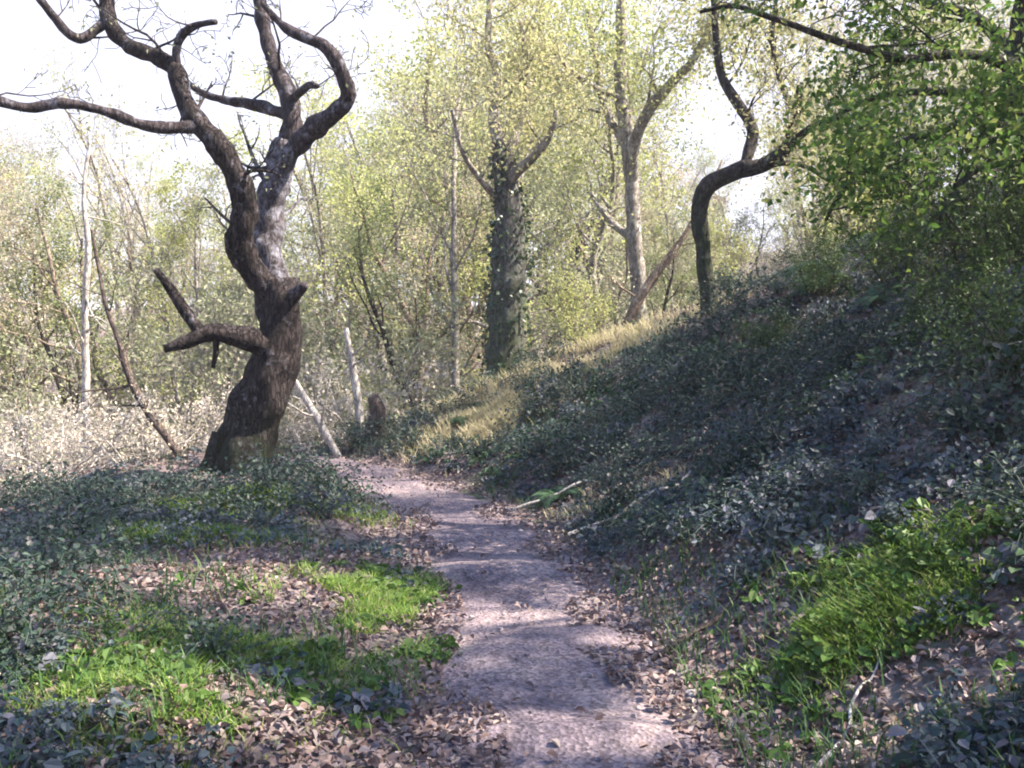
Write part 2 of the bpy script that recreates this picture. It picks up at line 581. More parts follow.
def grow(start, d, length, r0, level, g, P, lines, tips):
    """one branch and its children: appends (pts, radii, level) and leaf points"""
    n = max(4, int(length / P['step'])) if level == 0 else max(3, int(length / (P['step'] * .8)))
    pts = [np.array(start, float)]
    d = np.array(d, float)
    d /= np.linalg.norm(d)
    seg = length / n
    for i in range(n):
        d = d + g.normal(size=3) * P['wig'][min(level, 2)] + np.array([0, 0, P['up'][min(level, 2)]])
        d /= np.linalg.norm(d)
        pts.append(pts[-1] + d * seg)
    pts = np.array(pts)
    t = np.linspace(0, 1, n + 1)
    rad = r0 * (1 - t * P['taper'][min(level, 2)])
    lines.append((pts, np.maximum(rad, .004), level))
    if level >= P['levels']:
        tips.append(pts[1:])
        return
    m = P['kids'][min(level, len(P['kids']) - 1)]
    first = P['first'] if level == 0 else .25
    for k in range(m):
        f = first + (1 - first) * (k + g.uniform(.1, .9)) / m
        j = min(n - 1, int(f * n))
        base = pts[j] * (1 - (f * n - j)) + pts[j + 1] * (f * n - j)
        dd = pts[j + 1] - pts[j]
        dd /= np.linalg.norm(dd)
        az = g.uniform(0, 2 * np.pi)
        side = np.cross(dd, [math.cos(az), math.sin(az), .01])
        side /= np.linalg.norm(side) + 1e-9
        a = P['ang'][min(level, len(P['ang']) - 1)] * g.uniform(.7, 1.25)
        nd_ = dd * math.cos(a) + side * math.sin(a)
        L = length * P['len'][min(level, len(P['len']) - 1)] * (1.15 - .6 * f) * g.uniform(.7, 1.25)
        rr = rad[j] * P['rr'] * g.uniform(.7, 1.1)
        grow(base, nd_, L, rr, level + 1, g, P, lines, tips)
    tips.append(pts[-2:])


BASE = dict(step=.45, wig=(.06, .14, .22), up=(.02, .05, .03), taper=(.75, .8, .8), levels=3, kids=(9, 5, 4),
            ang=(.9, .8, .8), len=(.42, .5, .5), rr=.5, first=.3)


def make_tree(name, seed, H, r0, P, bark, leaf, n_leaf, leaf_size, scat, stems=1, lean=0.1, leaf_kw=None):
    """prototype: Empty > trunk, branches, crown"""
    g = np.random.default_rng(seed)
    root = empty(name)
    lines, tips = [], []
    for s in range(stems):
        az = g.uniform(0, 6.28)
        l = lean if stems == 1 else lean + .25
        st = np.array([math.cos(az), math.sin(az), 0]) * (0 if stems == 1 else g.uniform(.05, .25))
        st[2] = -.35
        grow(st, (math.cos(az) * l, math.sin(az) * l, 1), H * (1 if s == 0 else g.uniform(.6, .95)),
             r0 * (1 if s == 0 else g.uniform(.5, .9)), 0, g, P, lines, tips)
    tr, br = MB(), MB()
    for pts, rad, lv in lines:
        if lv == 0:
            p2, r2 = smooth_line(pts, rad, .25)
            fl = 1 + .7 * np.exp(-(p2[:, 2] + .3) / .25)
            tr.tube(p2, r2 * fl, 10, .12, 3.0, seed)
        else:
            br.tube(pts, rad, 6 if lv == 1 else 4)
    tr.build('trunk', bark, root)
    if br.n:
        br.build('branches', bark, root)
    T = np.concatenate(tips)
    if n_leaf:
        lf = MB()
        T = T[T[:, 2] > .12 * H]
        pick = g.integers(0, len(T), n_leaf)
        # clumps: not every tip is equally leafy
        wgt = g.random(len(T)) ** 1.5
        pick = g.choice(len(T), n_leaf, p=wgt / wgt.sum())
        pos = T[pick] + g.normal(size=(n_leaf, 3)) * scat * np.array([1, 1, .75])
        lf.leaves(pos, leaf_size, seed=seed, **(leaf_kw or {}))
        lf.build('crown', leaf, root, smooth=False)
    return root


def PP(**k):
    d = dict(BASE)
    d.update(k)
    return d


PROTO = {}
# height 9 m prototypes
PROTO['slender'] = make_tree('woodland_tree', 21, 9, .11, PP(kids=(12, 5, 3), ang=(.65, .7, .8), len=(.34, .5, .5), first=.3, up=(.02, .1, .04)),
                             M['grey_bark'], M['leaf_spring'], 3400, .10, .16)
PROTO['spread'] = make_tree('woodland_tree', 22, 9, .17, PP(kids=(9, 6, 4), ang=(1.0, .8, .8), len=(.48, .5, .5), first=.22, wig=(.12, .2, .25)),
                            M['grey_bark'], M['leaf_sage'], 4600, .10, .22)
PROTO['buff'] = make_tree('woodland_tree', 23, 9, .14, PP(kids=(11, 6, 4), ang=(.8, .8, .9), len=(.4, .5, .5), first=.2, wig=(.09, .18, .25)),
                          M['brown_bark'], M['leaf_buff'], 3600, .09, .2)
PROTO['spring'] = make_tree('woodland_tree', 24, 9, .15, PP(kids=(10, 6, 4), ang=(.95, .8, .8), len=(.45, .5, .5), first=.18, wig=(.1, .18, .25)),
                            M['brown_bark'], M['leaf_spring'], 5600, .10, .24)
PROTO['bare'] = make_tree('woodland_tree', 25, 9, .10, PP(kids=(11, 6, 4), ang=(.6, .7, .8), len=(.36, .5, .5), first=.3, up=(.02, .1, .05)),
                          M['grey_bark'], M['leaf_yellow'], 1100, .08, .15)
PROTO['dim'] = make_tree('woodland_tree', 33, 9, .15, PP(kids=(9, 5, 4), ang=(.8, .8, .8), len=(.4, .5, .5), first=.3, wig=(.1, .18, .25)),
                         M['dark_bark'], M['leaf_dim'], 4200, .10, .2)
PROTO['bush'] = make_tree('hazel_bush', 26, 3.0, .035, PP(kids=(7, 4, 3), ang=(.7, .8, .8), len=(.45, .5, .5), first=.15, step=.22, wig=(.12, .2, .25)),
                          M['brown_bark'], M['leaf_spring'], 2600, .085, .13, stems=6, lean=.15)
PROTO['dry'] = make_tree('thorn_bush', 27, 2.4, .03, PP(kids=(8, 5, 3), ang=(.9, .9, .9), len=(.5, .5, .5), first=.1, step=.2, wig=(.18, .25, .3), up=(0, .01, 0)),
                         M['dead_wood'], M['leaf_straw'], 1100, .07, .13, stems=7, lean=.3)
PROTO['sagebush'] = make_tree('willow_bush', 28, 3.4, .04, PP(kids=(8, 5, 3), ang=(.6, .7, .8), len=(.45, .5, .5), first=.12, step=.22, wig=(.1, .18, .2)),
                              M['grey_bark'], M['leaf_sage'], 3000, .09, .14, stems=6, lean=.15)
PROTO['holly'] = make_tree('evergreen_bush', 34, 2.4, .03, PP(kids=(8, 5, 3), ang=(.8, .8, .9), len=(.5, .5, .5), first=.08, step=.2, wig=(.12, .2, .25)),
                          M['dark_bark'], M['leaf_shade'], 4200, .065, .12, stems=6, lean=.25)
PROTO['shade'] = make_tree('leafy_tree', 29, 9, .2, PP(kids=(11, 6, 4), ang=(1.05, .8, .8), len=(.5, .5, .5), first=.2, wig=(.08, .15, .2)),
                           M['dark_bark'], M['leaf_green'], 11000, .12, .24)
for p in PROTO.values():
    p['proto'] = 1


def place(kind, x, y, scale, rz, label, cat, group=None, name=None):
    src = PROTO[kind]
    o = copy_tree(src)
    del o['proto']
    if name:
        o.name = name
    o.location = (x, y, hz(x, y))
    o.scale = (scale, scale, scale)
    o.rotation_euler = (0, 0, rz)
    tag(o, label, cat, group)
    return o


# ------------------------------------------------------------------ far wood across the little valley
SKY_X = [-200, 0, 60, 130, 200, 300, 345, 400, 470, 530, 600, 635, 690, 735, 790, 860, 1024, 1250]
SKY_Y = [100, 105, 125, 115, 135, 150, 95, 45, 20, -10, -20, 80, 150, 110, 30, -20, -40, -60]


def region(px):
    if px < 225:
        return 'left of the gnarled oak'
    if px < 490:
        return 'between gnarled oak and ivied trunk'
    if px < 700:
        return 'between ivied trunk and arched tree'
    return 'beyond the arched tree'


KIND_TXT = {
    'slender': ('slender grey tree with fresh yellow-green leaves', 'slender leafy trees'),
    'spread': ('spreading grey-green tree with soft sage leaves', 'spreading sage green trees'),
    'buff': ('thin brown tree with sparse buff leaves', 'thin buff trees'),
    'spring': ('bushy tree covered in spring-green leaves', 'bushy spring-green trees'),
    'bare': ('nearly bare pale tree of fine upright twigs', 'nearly bare pale trees'),
    'dim': ('dark-stemmed tree with dull green leaves in the middle distance', 'dark-stemmed trees'),
    'bush': ('low many-stemmed bush with yellow-green leaves', 'low yellow-green bushes'),
    'dry': ('tangled dry thorn bush of bleached twigs', 'tangled dry thorn bushes'),
    'sagebush': ('low sage green bush of upright stems', 'low sage green bushes'),
}

g = np.random.default_rng(5)
placed = []


def free(x, y, d):
    for a, b in placed:
        if (a - x) ** 2 + (b - y) ** 2 < d * d:
            return False
    placed.append((x, y))
    return True


tries = 0
count = 0
while count < 125 and tries < 4000:
    tries += 1
    D = 21 + 50 * g.random() ** 1.3
    px = g.uniform(-160, 1150)
    x = (px - 512) / F * D
    if px > 740 and D < 26:
        continue
    if not free(x, D, 1.5 if D < 40 else 2.2):
        continue
    zb = hz(x, D)
    ytop = np.interp(px, SKY_X, SKY_Y) + 110 * g.random() ** 1.2 + (0 if D > 30 else 40 * g.random())
    Ht = (340 - ytop) / F * D + EYE - zb
    if Ht < 3.5 or Ht > 19:
        continue
    q = g.random()
    if 330 < px < 480:
        kind = ['spring', 'slender', 'spread', 'buff'][min(3, int(q * 4))]
    elif px < 230:
        kind = ['spring', 'buff', 'spread', 'slender', 'bare', 'buff'][int(q * 6)]
    else:
        kind = ['slender', 'buff', 'spring', 'bare', 'spread'][int(q * 5)]
    txt, grp = KIND_TXT[kind]
    where = region(px)
    place(kind, x, D, Ht / 9.6, g.uniform(0, 6.28), f'{txt}, {where}', 'tree', f'{grp} {where}')
    count += 1

# a few darker trunks in the middle distance and tall fine twigs against the sky
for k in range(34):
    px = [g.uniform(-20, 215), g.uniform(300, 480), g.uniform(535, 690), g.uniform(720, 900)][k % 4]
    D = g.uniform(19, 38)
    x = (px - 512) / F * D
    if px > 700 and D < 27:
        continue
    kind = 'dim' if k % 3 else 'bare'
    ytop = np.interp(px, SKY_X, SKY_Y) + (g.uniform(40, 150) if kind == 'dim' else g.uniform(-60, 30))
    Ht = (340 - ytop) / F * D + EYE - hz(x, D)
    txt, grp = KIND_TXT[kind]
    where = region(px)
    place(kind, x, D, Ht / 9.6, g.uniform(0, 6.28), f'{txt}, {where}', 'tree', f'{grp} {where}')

count = 0
tries = 0
placed2 = placed
placed = []
while count < 120 and tries < 4000:
    tries += 1
    D = 15.5 + 34 * g.random() ** 1.5
    px = g.uniform(-120, 1100)
    x = (px - 512) / F * D
    if D < 20 and px > 400:
        continue
    if abs(x - float(pathx(D))) < 1.6:
        continue
    if px > 700 and D < 26:
        continue
    if not free(x, D, 1.1):
        continue
    q = g.random()
    kind = 'dry' if q < .42 else ('bush' if q < .72 else 'sagebush')
    txt, grp = KIND_TXT[kind]
    where = region(px)
    place(kind, x, D, g.uniform(.6, 1.25), g.uniform(0, 6.28), f'{txt}, {where}', 'bush', f'{grp} {where}')
    count += 1

# ------------------------------------------------------------------ the gnarled oak
OD = 11.4
ob = at(238, 482, OD)
ob[2] = hz(ob[0], ob[1])


def oak_line(rows, d0=OD):
    """rows of (px, py, width in px, depth offset)"""
    pts = [at(a, b, d0 + dd) - ob for a, b, wd, dd in rows]
    rad = [wd / 2 * (d0 + dd) / F for a, b, wd, dd in rows]
    return np.array(pts), np.array(rad)


oak = empty('oak_tree', ob)
tag(oak, 'big gnarled dark oak with twisted boughs, leaning beside the path', 'tree')
t_rows = [(228, 510, 76, 0), (238, 478, 62, 0), (249, 440, 56, 0), (264, 400, 52, 0), (276, 360, 46, 0), (281, 325, 43, 0),
          (280, 300, 44, 0), (277, 280, 40, 0)]
p, r = oak_line(t_rows)
p, r = smooth_line(p, r, .05)
mb = MB()
mb.tube(p, r, 30, .28, 2.6, 3.1, fluted=.07)
for k, (a, L) in enumerate(((-2.6, .75), (-.3, .7), (2.2, .6), (.9, .6))):      # root flares
    q = np.array([[math.cos(a) * .18, math.sin(a) * .18, .5], [math.cos(a) * .32, math.sin(a) * .32, .1],
                  [math.cos(a) * L, math.sin(a) * L, -.12]])
    q, rr = smooth_line(q, [.12, .10, .05], .05)
    mb.tube(q, rr, 12, .25, 3, k)
mb.build('trunk', M['oak_trunk'], oak)

BOUGHS = [
    ('oak_trunk', [(281, 300, 34, 0), (258, 274, 26, -.1), (241, 245, 26, -.25), (243, 200, 25, -.4), (226, 155, 23, -.5), (196, 122, 22, -.5),
             (181, 92, 18, -.4), (172, 64, 16, -.3), (125, 42, 14, -.2), (108, 15, 15, 0), (114, -30, 13, .2)]),
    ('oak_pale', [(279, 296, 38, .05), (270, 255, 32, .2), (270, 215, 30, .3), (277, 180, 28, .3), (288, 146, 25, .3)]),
    ('oak', [(288, 150, 24, .3), (293, 112, 20, .3), (276, 62, 15, .5), (263, 25, 14, .6), (256, -30, 12, .7)]),
    ('oak', [(286, 152, 22, .3), (313, 127, 21, .15), (345, 104, 16, 0), (344, 78, 14, -.1), (325, 47, 13, -.2), (286, 27, 9, -.2), (262, 2, 5, -.1)]),
    ('oak', [(200, 124, 14, -.5), (150, 124, 11, -.8), (112, 114, 10, -1.0), (64, 102, 10, -1.2), (28, 108, 9, -1.3), (-6, 102, 9, -1.5), (-70, 88, 7, -1.7)]),
    ('oak', [(293, 120, 13, .3), (258, 106, 11, .6), (216, 97, 8, .8), (192, 84, 5, 1.0)]),
    ('oak', [(174, 68, 10, -.3), (178, 40, 8, -.4), (195, 27, 7, -.5), (216, 22, 5, -.6)]),
    ('oak', [(112, 20, 10, 0), (82, 39, 10, -.2), (52, 15, 8, -.4), (33, -8, 7, -.5), (10, -40, 6, -.5)]),
    ('oak', [(291, 100, 9, .3), (308, 84, 7, .1), (318, 86, 4, 0)]),
]
twig_pts = []
P_TW = PP(levels=2, kids=(4, 3), step=.12, wig=(.18, .25, .3), up=(.03, .03, .03), len=(.5, .5), rr=.6, first=.2)
gt = np.random.default_rng(77)
for k, (mt, rows) in enumerate(BOUGHS):
    p, r = oak_line(rows)
    p, r = smooth_line(p, r, .05, .045, k * 3.3)
    mb = MB()
    kn = np.array([noise.noise(Vector(q * 4.0 + k)) + .6 * noise.noise(Vector(q * 9.0 + k)) for q in p])
    mb.tube(p, r * (1 + .10 * kn), 16, .32, 4.5, k * 1.7)
    tips = []
    for j in range(int(len(p) * .25), len(p), 7):       # short twigs off the bough
        if gt.random() < .75:
            lines = []
            dd = gt.normal(size=3)
            dd[2] = abs(dd[2]) * .8 + .1
            grow(p[j], dd, gt.uniform(.3, 1.1), r[j] * .2 + .003, 0, gt, P_TW, lines, tips)
            for q, rr, lv in lines:
                mb.tube(q, rr, 4)
    twig_pts += tips
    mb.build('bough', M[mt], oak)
# low broken limb on the left, with a dead spur
p, r = oak_line([(278, 348, 30, 0), (245, 338, 24, -.3), (212, 332, 20, -.5), (190, 340, 14, -.6), (164, 349, 8, -.7)])
p, r = smooth_line(p, r, .05, .02)
mb = MB()
mb.tube(p, r, 14, .3, 3.5, 8)
p, r = oak_line([(200, 332, 12, -.55), (186, 312, 13, -.6), (172, 292, 11, -.6), (156, 270, 6, -.6)])
p, r = smooth_line(p, r, .05, .02)
mb.tube(p, r, 10, .25, 3.5, 9)
p, r = oak_line([(216, 338, 7, -.5), (216, 352, 6, -.5), (213, 368, 4, -.5)])
mb.tube(p, r, 8)
tag(mb.build('broken_limb', M['oak_trunk'], oak), 'broken dead limb with an upright spur')
# short snag on the right of the fork
p, r = oak_line([(285, 300, 18, -.1), (298, 291, 13, -.2), (306, 284, 8, -.25)])
mb = MB()
mb.tube(*smooth_line(p, r, .04), 10, .2, 4, 2)
mb.build('snag', M['oak'], oak)
T = np.concatenate(twig_pts)
mb = MB()
pos = T[gt.integers(0, len(T), 700)] + gt.normal(size=(700, 3)) * .06
mb.leaves(pos, .05, seed=4)
mb.build('foliage', M['leaf_sage'], oak, smooth=False)


# ------------------------------------------------------------------ other trees that can be told apart
def hand_tree(name, label, D, base_px, rows_list, bark, leaf=None, n_leaf=0, leaf_size=.07, scat=.15, twig=(.4, 1.0), twig_gap=6,
              seed=1, ivy=None, gn=.2, cat='tree', bough_bark=None, tw=None):
    b = at(base_px[0], base_px[1], D)
    b[2] = hz(b[0], b[1])
    root = empty(name, b)
    tag(root, label, cat)
    g = np.random.default_rng(seed)
    tips = []
    P = tw or PP(levels=2, kids=(5, 4), step=.16, wig=(.14, .22, .28), up=(.03, .02, .0), len=(.5, .5), rr=.6, first=.15)
    first = True
    for k, rows in enumerate(rows_list):
        pts = np.array([at(a, c, D + dd) - b for a, c, wd, dd in rows])
        rad = np.array([wd / 2 * (D + dd) / F for a, c, wd, dd in rows])
        if first:
            pts[0][2] = -.25
        p, r = smooth_line(pts, rad, .09, .025, seed + k)
        mb = MB()
        mb.tube(p, r, 14 if first else 10, gn, 3.0, seed + k)
        if not first or len(rows_list) == 1:
            for j in range(int(len(p) * .3), len(p), twig_gap):
                lines = []
                dd = g.normal(size=3)
                dd[2] = abs(dd[2]) * .6
                grow(p[j], dd, g.uniform(*twig), r[j] * .25 + .004, 0, g, P, lines, tips)
                for q, rr, lv in lines:
                    mb.tube(q, rr, 4)
        mb.build('trunk' if first else 'bough', bark if first or not bough_bark else bough_bark, root)
        if first and ivy:
            iv = MB()
            j = g.integers(0, int(len(p) * .97), ivy)
            th = g.uniform(0, 6.28, ivy)
            q = p[j] + np.stack([np.cos(th), np.sin(th), 0 * th], 1) * (r[j] * g.uniform(1.0, 1.45, ivy))[:, None]
            q[:, 2] += g.normal(size=ivy) * .06
            iv.leaves(q, .075, up=.1, asp=.9, seed=seed)
            iv.build('ivy', M['ivy'], root, smooth=False)
        first = False
    if n_leaf and tips:
        T = np.concatenate(tips)
        wgt = g.random(len(T)) ** 2
        pos = T[g.choice(len(T), n_leaf, p=wgt / wgt.sum())] + g.normal(size=(n_leaf, 3)) * scat
        mb = MB()
        mb.leaves(pos, leaf_size, seed=seed, down=.4)
        mb.build('crown', leaf, root, smooth=False)
    return root


# straight ivied trunk in the middle
hand_tree('ivied_tree', 'straight dark ivied trunk standing on the bank in mid view', 16.0, (503, 395), [
    [(502, 412, 40, 0), (503, 380, 36, 0), (506, 320, 36, 0), (508, 260, 35, 0), (508, 210, 28, 0), (504, 160, 22, 0), (500, 140, 16, 0)],
    [(506, 190, 14, 0), (516, 172, 11, -.2), (532, 158, 9, -.4), (548, 140, 7, -.6), (556, 110, 5, -.7)],
    [(501, 150, 14, 0), (494, 120, 11, .3), (497, 80, 9, .5), (488, 40, 7, .7), (492, -20, 5, .9)],
    [(503, 160, 11, 0), (520, 125, 8, .3), (528, 80, 7, .5), (520, 20, 5, .7)],
    [(500, 200, 8, 0), (480, 180, 6, -.3), (462, 150, 5, -.6), (452, 110, 4, -.8)],
], M['ivied_bark'], M['leaf_yellow'], 6500, .08, .26, (.6, 1.6), 4, 31, ivy=900, bough_bark=M['grey_bark'])

# arched thin tree on the slope
hand_tree('arched_tree', 'thin dark tree on the slope with trunk arching over to the right', 14.0, (707, 335), [
    [(708, 345, 20, 0), (708, 300, 17, 0), (703, 250, 15, 0), (699, 210, 16, 0), (708, 185, 18, -.1), (735, 172, 18, -.2), (762, 165, 15, -.3), (786, 148, 12, -.4),
     (795, 118, 9, -.5), (800, 85, 7, -.6)],
    [(745, 170, 12, -.2), (752, 130, 11, 0), (738, 105, 11, .1), (724, 78, 9, .2), (716, 40, 7, .3), (712, -20, 5, .4)],
    [(786, 148, 9, -.4), (810, 128, 7, -.7), (838, 118, 6, -.9), (868, 116, 5, -1.1)],
    [(795, 118, 6, -.5), (780, 80, 5, -.2), (772, 40, 5, 0), (776, 0, 4, .2)],
    [(762, 165, 7, -.3), (800, 165, 5, .1), (828, 180, 4, .3)],
], M['dark_bark'], M['leaf_yellow'], 5000, .07, .2, (.4, 1.1), 5, 42)

# tall twin tree further back
hand_tree('forked_tree', 'tall forked tree behind the arched tree, brown lower trunk', 19.0, (640, 320), [
    [(640, 335, 20, 0), (638, 290, 16, 0), (634, 240, 15, 0), (632, 190, 14, 0), (628, 150, 14, 0), (622, 100, 13, 0), (620, 50, 11, 0), (622, -30, 10, 0)],
    [(632, 180, 13, 0), (636, 140, 11, -.3), (652, 106, 11, -.6), (672, 82, 10, -.8), (694, 58, 8, -1), (712, 20, 7, -1.1), (722, -30, 6, -1.2)],
    [(628, 150, 10, 0), (606, 110, 8, .3), (596, 60, 7, .5), (588, 10, 6, .7)],
    [(622, 100, 7, 0), (590, 85, 6, -.4), (560, 60, 5, -.7), (525, 16, 4, -1)],
    [(634, 240, 9, 0), (610, 220, 7, .4), (588, 190, 5, .8)],
], M['grey_bark'], M['leaf_spring'], 12000, .085, .35, (.6, 1.8), 4, 53)
hand_tree('leaning_tree', 'brown bare trunk leaning right up the sunlit slope', 17.5, (622, 330), [
    [(614, 345, 12, 0), (636, 305, 10, 0), (660, 268, 8, .1), (684, 235, 6, .2), (700, 208, 4, .3), (722, 160, 1.5, .5)]],
    M['brown_bark'], M['leaf_buff'], 500, .07, .15, (.4, .9), 6, 54)

# tree on the right bank whose boughs hang over the top right corner
OVER = hand_tree('overhanging_tree', 'dark tree at the right edge with green boughs hanging over the slope', 8.6, (1030, 260), [
    [(1034, 270, 46, 0), (1030, 220, 42, 0), (1024, 160, 38, 0), (1018, 100, 36, 0), (1024, 40, 30, 0), (1036, -60, 24, 0), (1040, -160, 16, 0)],
    [(1020, 70, 18, 0), (985, 56, 10, -.3), (945, 55, 9, -.5), (900, 60, 8, -.6), (860, 50, 8, -.6), (810, 32, 7, -.5), (770, 16, 6, -.4), (735, 6, 5, -.3), (700, 12, 3, -.3)],
    [(1020, 130, 15, 0), (980, 120, 11, -.5), (935, 130, 9, -.9), (890, 150, 8, -1.2), (850, 180, 6, -1.4), (826, 220, 3, -1.5)],
    [(1022, 60, 14, 0), (975, 20, 11, .4), (920, 0, 9, .8), (870, -30, 7, 1.0)],
    [(1022, 100, 13, 0), (985, 95, 10, .5), (930, 90, 8, .9), (880, 96, 6, 1.2), (835, 116, 4, 1.4)],
    [(1020, 150, 12, 0), (990, 160, 9, -.7), (960, 185, 7, -1.2), (940, 220, 4, -1.5)],
    [(1036, -60, 20, 0), (990, -120, 14, -.4), (930, -190, 11, -.8), (850, -230, 8, -1.0), (770, -250, 5, -1.2)],
    [(1040, -120, 16, 0), (1000, -200, 12, .4), (960, -280, 9, .8), (900, -330, 6, 1.0)],
    [(1026, 0, 14, 0), (990, -40, 10, -.5), (930, -60, 8, -.9), (850, -50, 6, -1.2), (790, -30, 4, -1.4)],
], M['dark_bark'], M['leaf_green'], 19000, .065, .2, (.35, 1.0), 4, 65)

SV = np.array(dir_)
GAPS = []  # chosen sun spots; crowns towards the sun are cut open for them
for px, py, rx, ry in ((570, 742, .6, .2), (500, 522, .75, .26), (520, 624, .6, .17), (635, 652, .25, .1), (240, 585, .9, .4), (370, 595, .7, .32),
                       (175, 690, .5, .3), (260, 508, 1.3, .6), (880, 605, .7, .55), (985, 660, .55, .3), (640, 490, .8, .3), (560, 506, .7, .3), (710, 477, .8, .25), (400, 490, .9, .3),
                       (480, 430, 1.2, .8), (600, 350, 1.6, 1.2), (665, 325, 1.6, 1.0), (560, 385, 1.0, .8), (100, 665, .3, .15), (880, 400, .5, .2), (700, 560, .25, .12), (790, 330, .6, .4)):
    for D in np.arange(2.4, 24, .04):
        q = at(px, py, D)
        if q[2] <= hz(q[0], D):
            break
    GAPS.append((q[0], D, q[2], rx, ry))


for px, py, D, rr in ((870, 130, 8.0, 1.0), (800, 90, 8.0, .8), (950, 100, 8.2, .8), (900, 190, 7.6, .7), (760, 150, 13.8, 1.2)):
    q = at(px, py, D)
    GAPS.append((q[0], D, q[2], rr, rr))


def lets_sun_in(p):
    """True for leaves to cut away so that the sun reaches the chosen spots"""
    cut = np.zeros(len(p), bool)
    for x, y, z, rx, ry in GAPS:
        k = (p[:, 2] - z) / SV[2]
        hx, hy = p[:, 0] - SV[0] * k - x, p[:, 1] - SV[1] * k - y
        e = (hx / rx) ** 2 + (hy / ry) ** 2
        cut |= (k > 2.2) & (e < 1.35 + 1.2 * vnoise(hx, hy, 2.5, 61))
    return cut


def thin_crown(o):
    me = o.data
    n = len(me.vertices)
    co = np.empty(n * 3, np.float32)
    me.vertices.foreach_get('co', co)
    co = co.reshape(-1, 4, 3).astype(float)
    bpy.context.view_layer.update()
    mw = np.array(o.matrix_world)
    ctr = co.mean(1) @ mw[:3, :3].T + mw[:3, 3]
    keep = ~lets_sun_in(ctr)
    mb = MB()
    v = co[keep].reshape(-1, 3)
    mb.add(v, np.arange(len(v)).reshape(-1, 4))
    o.data = mb.mesh('crown', me.materials[0], False)


# trees up the slope outside the right edge: their crowns shade hillside and path, cut open for chosen sun spots
for i, (x, y, s, rz) in enumerate(((9.6, 2.6, .95, .3), (9.8, 6.6, 1.25, 1.9), (10.4, 10.0, .95, 3.5), (9.2, -1.4, .95, 5.0), (11.0, 13.8, .9, 2.6), (7.4, 2.7, .7, 4.1), (14.5, 5.5, 1.0, .8))):
    o = place('shade', x, y, s, rz, 'broad green leafy tree up the slope at the right, shading the path', 'tree', 'leafy trees up the right slope')
    thin_crown([c for c in o.children if c.name.startswith('crown')][0])
thin_crown([c for c in OVER.children if c.name.startswith('crown')][0])

# pale bush in the sun on the crest
for (px, py, D, s, kind, lab) in ((880, 235, 17.5, .9, 'bush', 'pale yellow bush in the sun on the crest below the green boughs'),
                                  (590, 330, 17.2, .55, 'bush', 'small dark bush beside the leaning brown trunk'),
                                  (160, 300, 15.5, 1.0, 'sagebush', 'grey-green bush behind the broken limb of the oak'),
                                  (822, 230, 18.5, .8, 'sagebush', 'thin green bush on the crest right of the arched tree')):
    q = at(px, py, D)
    place(kind, q[0], q[1], s, .7, lab, 'bush')


for (px, D, s, lab) in ((60, 13.5, .8, 'sunlit bleached thorn bush below the thin white stem'), (140, 13.0, .7, 'sunlit bleached thorn bush under the leaning dead sapling'),
                        (205, 14.2, .8, 'sunlit bleached thorn bush just behind the oak base'), (15, 12.6, .8, 'bleached thorn bush at the far left edge'),
                        (325, 15.6, .6, 'small bleached thorn bush beyond the bend of the path')):
    x = (px - 512) / F * D
    place('dry', x, D, s, px * .1, lab, 'bush')

for (px, D, s, lab) in ((985, 9.3, .62, 'dark evergreen bush high on the slope below the overhanging boughs'), (1030, 7.6, .5, 'dark evergreen bush cut by the right edge on the slope'),
                        (905, 10.6, .5, 'dark evergreen bush on the slope between green boughs and shaded brambles'), (815, 12.2, .42, 'low dark green bush on the slope just right of the arched tree'),
                        (960, 7.2, .34, 'small dark bush in the middle of the shaded right slope'), (1040, 5.9, .36, 'dark bush at the right edge above the grass patch'),
                        (760, 11.0, .3, 'small dark bush on the slope below the arched tree')):
    x = (px - 512) / F * D
    place('holly', x, D, s, px * .1, lab, 'bush')

# dead and pale stems left of the middle
def pole(name, label, D, rows, mat, cat, twigs=0, seed=3):
    b = at(rows[0][0], rows[0][1], D)
    zb = hz(b[0], b[1])
    root_loc = np.array([b[0], b[1], zb])
    pts = np.array([at(a, c, D + dd) - root_loc for a, c, wd, dd in rows])
    rad = np.array([wd / 2 * (D + dd) / F for a, c, wd, dd in rows])
    pts[0][2] = min(pts[0][2], -.05)
    p, r = smooth_line(pts, rad, .07, .015, seed)
    mb = MB()
    mb.tube(p, r, 10, .2, 4, seed)
    g = np.random.default_rng(seed)
    P = PP(levels=1, kids=(3,), step=.12, wig=(.14, .2, .2))
    for j in range(twigs):
        lines = []
        i = int(len(p) * g.uniform(.3, .98))
        grow(p[i], g.normal(size=3) + [0, 0, .4], g.uniform(.3, .8), r[i] * .4, 0, g, P, lines, [])
        for q, rr, lv in lines:
            mb.tube(q, rr, 4)
    o = mb.build(name, mat)
    o.location = root_loc
    tag(o, label, cat)
    return o


pole('dead_sapling', 'thin dark dead sapling leaning left away from the oak base', 12.2,
     [(202, 486, 9, 0), (180, 455, 8, .1), (150, 415, 8, .2), (130, 380, 8, .3), (118, 340, 6, .4), (104, 296, 4, .5), (92, 230, 3, .6)], M['dead_dark'], 'sapling', 7)
pole('birch_stem', 'thin white upright stem at the far left of the wood', 15.0,
     [(87, 470, 8, 0), (86, 400, 8, 0), (85, 320, 7, 0), (88, 250, 6, 0), (84, 190, 4, .1), (90, 140, 3, .2)], M['dead_wood'], 'tree', 9, 5)
pole('dead_tree', 'short bleached dead stem standing between oak and ivied trunk', 15.0,
     [(362, 440, 9, 0), (358, 400, 8, 0), (352, 365, 8, 0), (346, 328, 5, 0)], M['dead_wood'], 'dead tree', 2, 6)
pole('tree_stump', 'rotten dark stump by the far bend of the path', 14.6,
     [(374, 450, 24, 0), (375, 430, 19, 0), (377, 410, 16, 0), (373, 396, 11, 0)], M['dead_dark'], 'stump', 0, 7)
